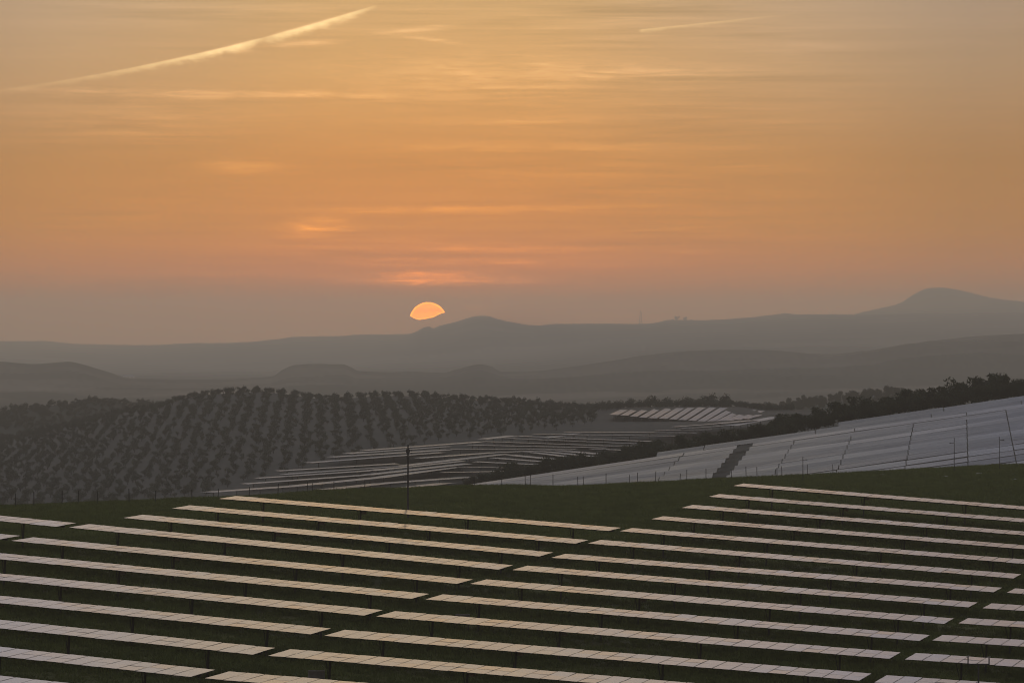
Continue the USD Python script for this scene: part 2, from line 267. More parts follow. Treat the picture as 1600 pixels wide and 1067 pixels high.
FAR = [  # (distance, skyline or ground line in the photograph)
    (850, curve([(-300, 800), (0, 797), (200, 788), (330, 776), (700, 774), (1800, 774)])),
    (940, curve([(-300, 770), (0, 762), (200, 750), (330, 735), (430, 718), (520, 713), (1800, 713)])),
    (1017, curve([(-300, 745), (0, 735), (200, 717), (400, 690), (600, 673), (800, 668), (950, 664), (1200, 658), (1800, 655)])),
    (1050, curve([(-300, 738), (0, 727), (200, 703), (400, 676), (600, 662), (800, 660), (950, 655), (1100, 655), (1200, 652), (1800, 650)])),
    (1115, curve([(-300, 725), (0, 712), (100, 695), (200, 677), (400, 652), (600, 647), (800, 650), (930, 645), (1000, 638), (1150, 637), (1200, 642), (1800, 640)])),
    (1200, curve([(-300, 705), (0, 692), (100, 675), (200, 652), (300, 633), (400, 628), (600, 632), (800, 634), (900, 640), (1000, 636.5), (1140, 636), (1200, 643), (1800, 645)])),
    (1265, curve([(-300, 705), (0, 688), (100, 667), (200, 643), (245, 635), (280, 624), (315, 617), (400, 612), (450, 616), (500, 623), (550, 622), (600, 619), (650, 620), (700, 624), (800, 630), (900, 639), (1000, 643), (1140, 648), (1800, 655)])),
    (1380, curve([(-300, 675), (0, 680), (1140, 668), (1800, 668)])),
    (1560, curve([(-300, 652), (0, 643), (50, 636), (100, 631), (155, 626), (212, 629), (300, 645), (450, 660), (1140, 656), (1800, 650)])),
    (1700, curve([(-300, 660), (0, 655), (300, 660), (1000, 655), (1140, 646), (1200, 638), (1240, 633), (1290, 627), (1320, 622), (1355, 618), (1390, 615), (1500, 611), (1600, 607), (1800, 604)])),
    (2400, curve([(-300, 650), (1800, 650)])),
    (3400, curve([(-300, 606), (600, 610), (1000, 600), (1800, 590)])),
    (4300, curve([(-300, 560), (0, 566), (52, 569), (105, 566), (131, 571), (161, 580), (200, 592), (300, 596), (424, 590), (442, 579), (461, 572), (500, 571), (536, 571), (547, 575), (562, 582), (600, 583.5), (692, 584), (712, 579), (750, 571), (767, 575), (785, 583), (830, 582), (900, 574), (987, 560), (1075, 549), (1162, 545.5), (1206, 547), (1294, 553), (1359, 547), (1425, 535), (1512, 527), (1578, 523), (1800, 520)])),
    (5000, curve([(-300, 590), (600, 592), (1000, 575), (1800, 560)])),
    (7600, curve([(-300, 568), (0, 570), (180, 579.5), (431, 578), (600, 570), (800, 560), (1000, 540), (1200, 527), (1400, 522), (1800, 520)])),
    (10500, curve([(-300, 532), (0, 532.5), (64, 532.5), (127, 538), (225, 539), (300, 536.5), (375, 535.5), (431, 530.6), (457, 526.5), (525, 525), (566, 522), (637, 522), (651, 518), (664, 511), (671, 510), (676, 513), (688, 508.5), (707, 504), (731, 497), (744, 493.7), (761, 493.5), (778, 498), (806, 504), (825, 507), (844, 508), (872, 506), (944, 506), (1005, 506), (1031, 503), (1044, 500), (1092, 501), (1119, 500), (1202, 493.5), (1228, 490), (1246, 492), (1337, 492), (1425, 490), (1800, 489)])),
    (10900, curve([(-300, 560), (1800, 550)])),
    (11300, curve([(-300, 545), (1250, 530), (1310, 500), (1342, 489), (1407, 473), (1429, 459), (1453, 449.5), (1470, 449), (1486, 451), (1512, 457), (1556, 467), (1600, 472), (1700, 490), (1800, 500)])),
    (12100, curve([(-300, 548), (1800, 545)])),
    (12900, curve([(-300, 546), (1800, 544)])),
    (14000, curve([(-300, 540), (1800, 540)])),
]
YG = np.unique(np.concatenate([np.arange(0, 500, 5.0), np.arange(500, 1300, 5.0), np.arange(1300, 2200, 16.0), np.unique(np.concatenate([np.geomspace(2200, 14000, 130), [4300, 10500, 11300]]))]))
PXG = np.unique(np.concatenate([np.arange(-500, -60, 20.0), np.arange(-60, 1661, 3.5), np.arange(1660, 2101, 20.0)]))
def column(px):
    s = (px - 800) / F
    Y, Z = [0.0, 60.0, 130.0], [CZ - 3.5, CZ - 10.0, CZ - 17.5]
    ry, cy = float(row_Y(px)), float(crest_Y(px))
    for y in (200.0, 235.0, 270.0, 305.0, 340.0, 375.0):
        if y < ry - 12: Y.append(y); Z.append(float(field(s * y, y)) - HP)
    Y.append(ry); Z.append(float(field(s * ry, ry)) - HP)
    zc = CZ - (float(crest_py(px)) - YH) / F * cy
    Y += [cy, cy + 22]; Z += [zc, zc - 1.3]
    t = float(np.clip((px - 250) / 330, 0, 1))
    for y in (530.0, 560.0, 600.0, 640.0, 680.0, 712.0):
        pl = float(slope_plane(s * y, y)); val = CZ - 31.5 - (y - 530) * .02
        z = max(pl, CZ - 37.0) * t + val * (1 - t)
        if px < 560: z = min(z, CZ - (float(crest_py(px)) + 22 - YH) / F * y)
        Y.append(y); Z.append(z)
    zh = CZ - (float(hedge_py(px)) - YH) / F * 748
    th = float(np.clip((px - 600) / 130, 0, 1))
    Y += [748.0, 795.0]; Z += [zh * th + (Z[-1] - .5) * (1 - th), (zh - (1.0 if px > 1200 else 3.0)) * th + (Z[-1] - 1.0) * (1 - th)]
    for y, c in FAR: Y.append(float(y)); Z.append(CZ - (float(c(px)) - YH) / F * y)
    return PchipInterpolator(Y, Z)(YG)
ZG = np.stack([column(px) for px in PXG], 1)
PP, YY = np.meshgrid(PXG, YG)
XX = (PP - 800) / F * YY
rough = (meshkit.fbm(np.stack([XX / 60, YY / 60, 0 * XX], -1), 4, 3) - .5)
amp = np.interp(YY, [0, 480, 560, 900, 1300, 5000, 9000, 14000], [.25, .35, .15, .3, 1.0, 4.5, 4.0, 3.5])
rough2 = (meshkit.fbm(np.stack([XX / 400, YY / 700, 0 * XX], -1), 3, 9) - .5)
ZG = ZG + rough * amp + rough2 * np.interp(YY, [0, 2000, 5000, 9000, 14000], [0, 0, 5, 5, 5])
terrain = RegularGridInterpolator((YG, PXG), ZG, bounds_error=False, fill_value=None)
def ground(x, y):
    x, y = np.broadcast_arrays(np.asarray(x, float), np.asarray(y, float))
    yy = np.clip(y, 1.0, 13990.0)
    return terrain(np.stack([yy, np.clip(800 + F * x / yy, -500, 2100)], -1))
_ys = np.arange(300.0, 2200.0, 1.0)
def hit(px, py, y0, y1, lift=0.0):
    """Where the line of sight of a photograph pixel meets the terrain (raised by lift) between two distances."""
    ys = _ys[(_ys >= y0) & (_ys <= y1)]
    g = ground((px - 800) / F * ys, ys) + lift
    d = (CZ - (py - YH) / F * ys) - g
    k = np.nonzero(d < 0)[0]
    y = ys[k[0]] if len(k) else ys[np.argmin(np.abs(d))]
    if len(k) and k[0] > 0:
        a, b = d[k[0] - 1], d[k[0]]; y = ys[k[0] - 1] + a / (a - b)
    return np.array([(px - 800) / F * y, y, float(ground((px - 800) / F * y, y))])

def sheet(rows, cols, m, name):
    y, p, z = YG[rows], PXG[cols], ZG[np.ix_(rows, cols)]
    P, Yv = np.meshgrid(p, y); v = np.stack([(P - 800) / F * Yv, Yv, z], -1).reshape(-1, 3)
    nr, nc = len(rows), len(cols); i, j = np.meshgrid(np.arange(nr - 1), np.arange(nc - 1), indexing='ij'); a = (i * nc + j).ravel()
    q = np.stack([a, a + 1, a + nc + 1, a + nc], 1)
    if y[0] == 0: q = q[nc - 1:] if False else q
    return tag(obj(name, (v, q), m, smooth=True), kind='structure')
R = np.arange(len(YG)); C = np.arange(len(PXG))
def band(a, b): return R[(YG >= a) & (YG <= b)]
sheet(band(5, 520), C, MEADOW, 'meadow_ground')
sheet(band(520, 1300), C, SLOPE, 'valley_slopes')
sheet(band(1299, 14000), C, HILLS, 'far_hills')
# the same land carried on to the sides and behind, out to the horizon
def surround():
    az = np.concatenate([np.linspace(math.atan((2100 - 800) / F), math.pi, 40), np.linspace(math.pi, 2 * math.pi + math.atan((-500 - 800) / F), 40)[1:]])
    rr = YG[YG >= 5][::4]; rr = np.append(rr, YG[-1]) if rr[-1] != YG[-1] else rr
    edge = np.where((az > 0) & (az < math.pi), 2100.0, -500.0); blend = np.clip(np.abs(((az - math.pi + math.pi) % (2 * math.pi)) - math.pi) / math.pi, 0, 1)
    cr, cl = math.cos(math.atan((2100 - 800) / F)), math.cos(math.atan((-500 - 800) / F))
    v = []
    for a in az:
        w = (a - az[0]) / (az[-1] - az[0])
        zr, zl = terrain(np.stack([rr, np.full_like(rr, 2100.0)], -1)), terrain(np.stack([rr, np.full_like(rr, -500.0)], -1))
        z = zr * (1 - w) + zl * w
        scale = (1 / cr) * (1 - w) + (1 / cl) * w
        v.append(np.stack([rr * scale * math.sin(a), rr * scale * math.cos(a), z], -1))
    v = np.array(v); na, nr = v.shape[:2]; v = v.reshape(-1, 3)
    i, j = np.meshgrid(np.arange(na - 1), np.arange(nr - 1), indexing='ij'); a0 = (i * nr + j).ravel()
    q = np.stack([a0, a0 + 1, a0 + nr + 1, a0 + nr], 1)
    tag(obj('surrounding_land', (v, q[:, ::-1]), HILLS, smooth=True), kind='structure')
surround()

# ------------------------------------------------------------------ air
zmin, zmax = float(ZG.min()) - 1.0, float(ZG.max()) + 3.0
air = trimesh.creation.box((31000, 31000, zmax - zmin)); air.apply_translation((0, 0, (zmax + zmin) / 2))
hz = usdkit.material(stage, '/World/Looks/haze', {'v': ('principled_volume', {'color': HAZE_COLOR, 'density': HAZE_DENSITY, 'anisotropy': HAZE_G})}, [], volume='v.volume')
tag(obj('haze', air, hz), kind='stuff')

# ------------------------------------------------------------------ solar tables
def table_parts(root, n, seed, detail, posts, length=None, deck=None):
    """One tracker table: long axis x, far side +y, base on the ground at the origin."""
    r = np.random.default_rng(seed); L = length or T; step = L / n
    if detail:
        for row in (-1, 1):
            for k in range(n):
                w, d = step - .065, W / 2 - .05
                p = trimesh.creation.box((w, d, .04))
                p.apply_transform(trimesh.transformations.euler_matrix(r.normal(0, .0055), r.normal(0, .0055), 0))
                p.apply_translation((-L / 2 + (k + .5) * step, row * W / 4, HP + r.normal(0, .003)))
                obj('solar_panel', p, GLASS[r.choice(3, p=[.6, .2, .2])], root)
    else:
        for row in (-1, 1):
            obj('panel_deck', bx((0, row * W / 4, HP), (L - .05, W / 2 - .05, .04)), deck, root)
    obj('torque_tube', bx((0, 0, HP - .16), (L - .3, .16, .16)), DARKSTEEL, root)
    obj('purlin', cat_([bx((-L / 2 + (k + .5) * L / (n // 2), 0, HP - .055), (.08, W - .5, .06)) for k in range(n // 2)]), DARKSTEEL, root)
    for f in posts:
        x = -L / 2 + f * L
        obj('post', cat_([bx((x, -.075, (HP - .24) / 2 - .6), (.12, .012, HP - .24 + 1.2)), bx((x, .075, (HP - .24) / 2 - .6), (.12, .012, HP - .24 + 1.2)), bx((x, 0, (HP - .24) / 2 - .6), (.012, .14, HP - .24 + 1.2))]), DARKSTEEL, root)
        if detail: obj('damper', rod((x - .55, .55, HP - .1), (x - .08, .09, .75), .035, 6), DARKSTEEL, root)
    if detail:
        obj('drive_box', bx((-L / 2 + posts[1] * L + .35, -.05, HP - .36), (.4, .3, .3)), BACK, root)

def orient(c, ex, tilt):
    """Matrix of a table whose panel plane has its centre at c, long axis along ex, far side raised by tilt."""
    ex = np.asarray(ex, float); ln = np.linalg.norm(ex); ex = ex / ln
    ey = np.array([-ex[1], ex[0], 0.0]); ey /= np.linalg.norm(ey); ey = ey * math.cos(tilt) + np.array([0, 0, math.sin(tilt)]); ey -= ex * (ey @ ex); ey /= np.linalg.norm(ey)
    ez = np.cross(ex, ey)
    return ex, ey, ez, np.asarray(c, float) - ez * HP
POSTS = (.097, .352, .629, .896)
near_protos = []
names_block = {-2: 'left-hand block', -1: 'middle block', 0: 'right-centre block', 1: 'far-right block'}
rows_of = {-2: [7, 8], -1: list(range(4, 15)), 0: list(range(0, 14)), 1: list(range(6, 13))}
count = 0
near_tables = {}
for i in (0, -1, 1, -2):
    for j in rows_of[i]:
        PL, PR = plan(i, j, 0), plan(i, j, 1)
        def tip(D, P):
            if j in D:
                px, py = D[j]; return seen(px, py, P[1])
            js = [q for q in D if abs(q - j) <= 6]
            z = float(field(P[0], P[1])); x = P[0]
            if js:
                q = min(js, key=lambda q: abs(q - j)); Pq = plan(i, q, 0 if D is LEFT[i] else 1); s = seen(*D[q], Pq[1])
                z += s[2] - float(field(Pq[0], Pq[1])); x += s[0] - Pq[0]
            return np.array([x, P[1], z])
        a, b = tip(LEFT[i], PL), tip(RIGHT[i], PR)
        if not any(abs(q - j) <= 6 for q in LEFT[i]) and RIGHT[i]: a[2] += b[2] - float(field(PR[0], PR[1])); a[0] += b[0] - PR[0]
        if not any(abs(q - j) <= 6 for q in RIGHT[i]) and LEFT[i]: b[2] += a[2] - float(field(PL[0], PL[1])); b[0] += a[0] - PL[0]
        d = b - a; ang = math.atan2(d[1], d[0]) - math.atan2(W, T); L = math.hypot(d[0], d[1]) * math.cos(math.atan2(W, T))
        ex = np.array([math.cos(ang) * L, math.sin(ang) * L, d[2] - W * math.sin(TILT)])
        e1, e2, e3, o = orient((a + b) / 2, ex, TILT + rng.normal(0, .002))
        M = mtx(o, e1 * (np.linalg.norm(ex) / T), e2, e3)
        rank = rows_of[i].index(j) + 1
        lab = f'long solar table, {WORDS[rank]} row from the top of the near {names_block[i]}'
        if len(near_protos) < 3:
            root = thing('solar_table', lab, 'solar table', 'solar tables in the near field', M)
            table_parts(root, 30, 11 + len(near_protos), True, POSTS); near_protos.append(root)
        else:
            root = dup(near_protos[rng.integers(3)], 'solar_table', lab, M, 'solar tables in the near field')
        near_tables[(i, j)] = (o, e1, e2, e3)

# right-hand slope: rows across a plane, tilted towards the viewer
SLT = math.radians(8.2)
seam_px = [560, 730, 1062, 1142, 1234, 1326, 1424, 1511, 1577, 1690]
protos = {}
def slope_dir():
    v = np.array([PV[0], PV[1], .147]); return v / np.linalg.norm(v)
SD = slope_dir()
def slope_v(px, y):                                                        # position along the rows of a seam seen at px, 720-ish line
    p = hit(px, float(np.interp(px, [560, 730, 1142, 1326, 1424, 1511, 1600, 1690], [765, 757, 726, 710, 697, 690, 684, 680])), 520, 715)
    return (p[:2] - PA) @ PV
seam_v = [slope_v(px, 0) for px in seam_px]
nrow = 16
row_tilt = rng.normal(0, .03, nrow)
for r in range(nrow):
    u = 140.5 - r * 11.3 * .99
    shift = 0.0 if r > 1 else (-4.3, 3.1)[r]
    start = {0: 1310, 1: 1027, 2: 735}.get(r, 0)
    k = 0
    cells = []
    use = list(range(len(seam_v))) if r > 3 else [[0, 3, 5, 7, 9], [0, 2, 4, 6, 8, 9], [0, 2, 3, 5, 7, 9], [0, 2, 3, 4, 6, 8, 9]][r]
    for a, b, pxa in [(seam_v[p], seam_v[q], seam_px[p]) for p, q in zip(use[:-1], use[1:])]:
        gl = 2.9 if (pxa == 1142 and r > 1) else .06
        cells.append([a + shift + gl, b + shift - .06])
    for a, b in cells:
        n = max(2, int(round((b - a) / 1.3)))
        c2 = PA + u * PU + (a + b) / 2 * PV
        pxl = 800 + F * (PA + u * PU + a * PV)[0] / (PA + u * PU + a * PV)[1]; pxr = 800 + F * (PA + u * PU + b * PV)[0] / (PA + u * PU + b * PV)[1]
        if pxr < start + 8 or pxl > 1640: continue
        if pxl < start - 2:                                               # the row begins inside this cell
            a = a + (b - a) * (start - pxl) / (pxr - pxl); c2 = PA + u * PU + (a + b) / 2 * PV; n = max(2, int(round((b - a) / 1.3)))
        z = float(slope_plane(*c2)) + 1.9
        low = []
        for e in (a, (a + b) / 2, b):
            q = PA + u * PU + e * PV; zq = float(slope_plane(*q)) + 2.2
            low.append(YH + F * (CZ - zq) / q[1] - float(crest_py(800 + F * q[0] / q[1])))
        if min(low) > 2: continue
        k += 1
        e1, e2, e3, o = orient((c2[0], c2[1], z), SD + np.array([0, 0, rng.normal(0, .003)]), SLT + row_tilt[r] + rng.normal(0, .012))
        lab = f'grey solar table on the right-hand slope, {WORDS[r + 1]} row from top, {WORDS[k]} from left'
        L = (b - a)
        if (n, r % 3) not in protos:
            M = mtx(o, e1 * (L * 1.0105 / (n * 1.3)), e2, e3)
            root = thing('solar_table', lab, 'solar table', 'solar tables on the right-hand slope', M)
            table_parts(root, n, n, False, (.2, .8) if n < 20 else POSTS, length=n * 1.3, deck=SLOPEGLASS[r % 3]); protos[(n, r % 3)] = root
        else:
            dup(protos[(n, r % 3)], 'solar_table', lab, mtx(o, e1 * (L * 1.0105 / (n * 1.3)), e2, e3))

# valley rows: each line of the photograph laid on the valley floor and cut into tables
VALLEY = [  # pixel polylines (x, y), top to bottom
    [(881, 674.6), (928, 675), (1091, 676)], [(1022, 672.7), (1114, 671)], [(1051, 666.8), (1119, 662)], [(1062, 669.5), (1130, 665.5)], [(1120, 661.5), (1178, 656.5)], [(1140, 665), (1215, 651)],
    [(832, 678), (900, 680.5), (1070, 681.4)], [(846, 685), (900, 676.5)], [(808, 681), (900, 686), (1020, 689.5)], [(783, 684), (900, 690.5), (996, 693)], [(755, 689.4), (900, 695), (972, 697)],
    [(730, 695), (900, 699.2), (948, 699.4)], [(703, 701.6), (896, 701)], [(651, 715.7), (755, 708), (842, 703), (900, 701.6)], [(923, 701), (976, 703)], [(948, 696.5), (996, 696)], [(874, 703.7), (935, 709)], [(849, 704.5), (928, 713)], [(824, 705.2), (905, 715)],
    [(796, 710.6), (885, 719)], [(770, 715), (877, 723)], [(741, 721), (872, 727)], [(714, 729), (816, 731)], [(688, 738), (816, 735.5)],
    [(753, 686), (802, 680.5)], [(567, 703.7), (620, 700.5), (753, 690)], [(541, 708.5), (700, 697)], [(515, 714), (620, 708), (702, 702.5)], [(480, 723), (620, 713), (690, 706.5)], [(433, 735.6), (520, 730.5), (622, 724)], [(440, 741), (507, 737.5), (600, 731), (690, 719), (789, 709)],
    [(400, 747), (513, 740), (640, 729.5), (720, 720)], [(380, 756), (500, 748), (640, 735), (730, 724)], [(322, 769), (420, 762), (513, 755), (620, 742), (712, 729)], [(507, 765), (560, 759), (620, 752.5), (662, 747), (735, 745)], [(560, 770), (640, 761), (700, 754)], [(420, 775), (507, 765.5)]]
vproto = None
for r, line in enumerate(VALLEY):
    p = np.array(line, float)
    xs = np.linspace(p[0, 0], p[-1, 0], 40); ysm = PchipInterpolator(p[:, 0], p[:, 1])(xs) if len(p) > 2 else np.interp(xs, p[:, 0], p[:, 1])
    pts = np.array([hit(x, y, 820, 1120, 1.9) for x, y in zip(xs, ysm)])
    # even out the run in plan (rows are straight and only bend gently)
    c = np.polyfit(pts[:, 0], pts[:, 1], min(3, len(p)))
    pts[:, 1] = np.polyval(c, pts[:, 0]); pts[:, 0] = (xs - 800) / F * pts[:, 1]; pts[:, 2] = CZ - (ysm - YH) / F * pts[:, 1]
    s = np.concatenate([[0], np.cumsum(np.linalg.norm(np.diff(pts, axis=0), axis=1))])
    n = max(1, int(round(s[-1] / 30.0)))
    cut = np.linspace(0, s[-1], n + 1)
    for k in range(n):
        a, b = (np.array([np.interp(q, s, pts[:, d]) for d in range(3)]) for q in (cut[k], cut[k + 1]))
        if np.linalg.norm(b - a) < 6: continue
        e1, e2, e3, o = orient((a + b) / 2, b - a, math.radians(.1) + rng.normal(0, .004))
        L = np.linalg.norm(b - a) - .25; M = mtx(o, e1 * (L / 30.0), e2, e3)
        lab = f'thin bright valley solar table, {WORDS[k + 1]} from left along the {WORDS[r + 1]} row from the top'
        if vproto is None:
            vproto = thing('solar_table', lab, 'solar table', 'solar tables in the valley', M); table_parts(vproto, 24, 2, False, (.08, .36, .64, .92), length=30.0, deck=OLDGLASS[1])
        else: dup(vproto, 'solar_table', lab, M)

# top array: strips running up the knoll
BL = [(951, 648), (967.8, 648.3), (983, 650), (997, 651.7), (1011.6, 653), (1028, 653.6), (1044.4, 654.5), (1058.5, 655.8), (1074, 656.6), (1088.5, 657.8), (1103.5, 658.3), (1118, 658.3), (1132, 657.6), (1146, 656.3), (1159, 655), (1171, 653.4)]
TL = [(968, 640.2), (984, 640), (1001, 639.7), (1019.5, 639), (1037.5, 638.4), (1055.5, 637.8), (1072.5, 637), (1089, 636.6), (1106, 636.5), (1123.5, 636.6), (1140.5, 637.1), (1156, 638.4), (1170.5, 639.8), (1184.6, 641), (1197.5, 642.6), (1209, 644.6)]
sproto = None
for k in range(len(BL) - 1):
    f0, f1 = .06, .86
    bl, br, tl, tr = (np.array(BL[k]) * (1 - q) + np.array(BL[k + 1]) * q for q in (f0, f1)).__iter__().__class__ and [np.array(BL[k]) * (1 - f0) + np.array(BL[k + 1]) * f0, np.array(BL[k]) * (1 - f1) + np.array(BL[k + 1]) * f1, np.array(TL[k]) * (1 - f0) + np.array(TL[k + 1]) * f0, np.array(TL[k]) * (1 - f1) + np.array(TL[k + 1]) * f1]
    ya, yb = 1035.0, 1112.0
    cm, ct = (bl + br) / 2, (tl + tr) / 2
    a, b = seen(cm[0], cm[1], ya), seen(ct[0], ct[1], yb)
    wid = (br[0] - bl[0]) / F * (ya + yb) / 2
    L = np.linalg.norm(b - a); e1 = (b - a) / L
    roll = np.array([1.0, -.02, -.045]); e2 = -(roll - e1 * (roll @ e1)); e2 /= np.linalg.norm(e2); e3 = np.cross(e1, e2)
    o = (a + b) / 2 - e3 * HP
    M = mtx(o, e1 * (L / 78.0), e2 * (wid / W), e3)
    lab = f'pale solar strip running up the knoll below the ridge trees, {WORDS[k + 1]} from the left'
    if sproto is None:
        sproto = thing('solar_table', lab, 'solar table', 'solar strips on the knoll', M); table_parts(sproto, 60, 1, False, (.05, .2, .35, .5, .65, .8, .95), length=78.0, deck=OLDGLASS[0])
    else: dup(sproto, 'solar_table', lab, M)

# ------------------------------------------------------------------ trees
def crown_mesh(r, h, rad, lobes, leaves, size, base):
    """Leaf clumps spread through uneven lobes; leaves at every angle."""
    cs = []
    for _ in range(lobes):
        a, q = r.uniform(0, 2 * math.pi), math.sqrt(r.uniform(0, 1)) * rad * .62
        cs.append((q * math.cos(a), q * math.sin(a), base + r.uniform(.22, .80) * (h - base), rad * r.uniform(.32, .56)))
    v, f = [], []
    per = leaves // lobes
    for cx, cy, cz, cr in cs:
        for _ in range(per):
            d = r.normal(size=3); d /= np.linalg.norm(d); d[2] *= .8
            p = np.array([cx, cy, cz]) + d * cr * r.uniform(.55, 1.08)
            t = r.normal(size=3); t /= np.linalg.norm(t); b = np.cross(t, r.normal(size=3)); b /= np.linalg.norm(b)
            s = size * r.uniform(.6, 1.4); n = len(v)
            v += [p - t * s, p + b * s * .55, p + t * s, p - b * s * .55]; f += [(n, n + 1, n + 2), (n, n + 2, n + 3)]
    return np.array(v), np.array(f)
def trunk_mesh(r, base, rad, limbs):
    ms = [rod((0, 0, -.4), (r.normal(0, .08), r.normal(0, .08), base * .8), rad, 7, rad * .7)]
    for _ in range(limbs):
        a = r.uniform(0, 2 * math.pi); q = r.uniform(.5, 1.0)
        ms.append(rod((0, 0, base * .6), (q * math.cos(a), q * math.sin(a), base * 1.7), rad * .55, 5, rad * .25))
    return cat_(ms)
def tree_variant(kind, seed):
    r = np.random.default_rng(seed)
    if kind == 'olive': return trunk_mesh(r, 1.0, .16, 3), crown_mesh(r, 3.6, 1.9, 6, 330, .22, .55), OLIVE
    if kind == 'hedge': return trunk_mesh(r, .8, .12, 4), crown_mesh(r, 3.6, 1.9, 8, 560, .22, .1), DARKLEAF
    return trunk_mesh(r, 1.6, .2, 4), crown_mesh(r, 6.4, 3.0, 10, 1000, .30, .5), DARKLEAF
VARS = {k: [tree_variant(k, 100 * n + s) for s in range(4)] for n, k in enumerate(('olive', 'hedge', 'wood'))}
first = {}
def place_tree(kind, name, x, y, s, label, group, cat='tree', sink=0.0):
    v = int(rng.integers(4)); a = rng.uniform(0, 2 * math.pi); sx, sz = s * rng.uniform(.9, 1.15), s * rng.uniform(.85, 1.15)
    c, d = math.cos(a), math.sin(a); z = float(ground(x, y)) - sink
    M = mtx((x, y, z), (c * sx, d * sx, 0), (-d * sx, c * sx, 0), (0, 0, sz))
    if (kind, v, name) not in first:
        root = thing(name, label, cat, group, M); tm, cm, lm = VARS[kind][v]
        obj('trunk', tm, BARK, root); obj('crown', cm, lm, root); first[(kind, v, name)] = root
        return root
    return dup(first[(kind, v, name)], name, label, M, group)
def scatter(name, kind, places, kindword, mtl_label=None):
    pi = UsdGeom.PointInstancer.Define(stage, '/World/' + name)
    paths = []
    for v, (tm, cm, lm) in enumerate(VARS[kind]):
        x = UsdGeom.Xform.Define(stage, f'/World/{name}/tree_shape_{v + 1:03d}')
        usdkit.mesh(stage, f'{x.GetPath()}/trunk', tm, BARK); usdkit.mesh(stage, f'{x.GetPath()}/crown', cm, lm); paths.append(x.GetPath())
    pi.CreatePrototypesRel().SetTargets(paths)
    n = len(places); P = np.array(places)
    pi.CreatePositionsAttr(Vt.Vec3fArray.FromNumpy(P[:, :3].astype(np.float32)))
    pi.CreateProtoIndicesAttr(Vt.IntArray.FromNumpy(rng.integers(0, 4, n).astype(np.int32)))
    ang = rng.uniform(0, math.pi, n)
    pi.CreateOrientationsAttr(Vt.QuathArray([Gf.Quath(float(math.cos(a)), Gf.Vec3h(0, 0, float(math.sin(a)))) for a in ang]))
    sc = P[:, 3:4] * rng.uniform(.8, 1.2, (n, 3)); sc[:, 1] = sc[:, 0]
    pi.CreateScalesAttr(Vt.Vec3fArray.FromNumpy(sc.astype(np.float32)))
    return pi.GetPrim()
def seen_px(x, y, z): return 800 + F * x / y, YH + F * (CZ - z) / y

# olive grove: planted rows up the hill, parted in two plots with different row directions
boundary = curve([(-300, 850), (330, 850), (345, 872), (430, 896), (515, 925), (567, 940), (660, 965), (800, 988), (880, 1000), (945, 1022), (1000, 1112), (1150, 1122), (1230, 1125)])    # distance at which the valley array ends and trees begin
grove = []
def plant(dirdeg, row, step, px0, px1, y1, jit, keep=1.0):
    a = math.radians(dirdeg); d, e = np.array([math.sin(a), math.cos(a)]), np.array([math.cos(a), -math.sin(a)])
    for i in range(-105, 110):
        for k in range(0, 155):
            p = np.array([-40.0, 850.0]) + e * i * row + d * k * step + rng.normal(0, jit, 2)
            px = 800 + F * p[0] / p[1]
            if not px0(p[1]) <= px < px1(p[1]) or p[1] > y1 or p[1] < float(boundary(px)) + 3 or rng.uniform() > keep: continue
            if px < -40 or px > 1240: continue
            grove.append((p[0], p[1]))
split = lambda y: 640 + (y - 1000) * .2
plant(-3.0, 4.5, 4.3, lambda y: -60, split, 1290, .8, .9)
plant(24.0, 4.9, 4.6, split, lambda y: 1240, 1290, 1.0, .9)
grove = [(x, y) for x, y in grove if not (y > 1000 and 930 < 800 + F * x / y < 1215 and y < 1122)]
g = np.array(grove); gz = ground(g[:, 0], g[:, 1])
# which ones are in plain view: not behind a nearer rise
def in_view(x, y, top):
    s = x / y; ys = np.arange(360.0, y - 8, 9.0); gg = ground(s * ys, ys)
    return np.max((gg - CZ) / ys) < (top - CZ) / y
order = np.argsort(g[:, 1])
vis = [k for k in order if in_view(g[k, 0], g[k, 1], gz[k] + 2.8) and -10 < 800 + F * g[k, 0] / g[k, 1] < 1610]
ridge = [k for k in vis if not in_view(g[k, 0] * 1.0, g[k, 1], gz[k] - 1.5) ]
near300 = set(vis[:290])
rest = []
for k in vis:
    x, y = g[k]; s = float(rng.uniform(.38, .68))
    if k in near300:
        side = 'left of the valley solar rows' if 800 + F * x / y < 520 else 'above the valley solar rows'
        place_tree('olive', 'olive_tree', x, y, s, f'round dark olive tree low in the planted grove {side}', f'olive trees low in the grove {side}')
    else: rest.append((x, y, gz[k], s))
tag(scatter('olive_grove', 'olive', rest, 'tree'), 'dark olive trees in planted rows covering the hill behind the valley array', 'olive grove', kind='stuff')
print('grove', len(vis), 'of', len(g))

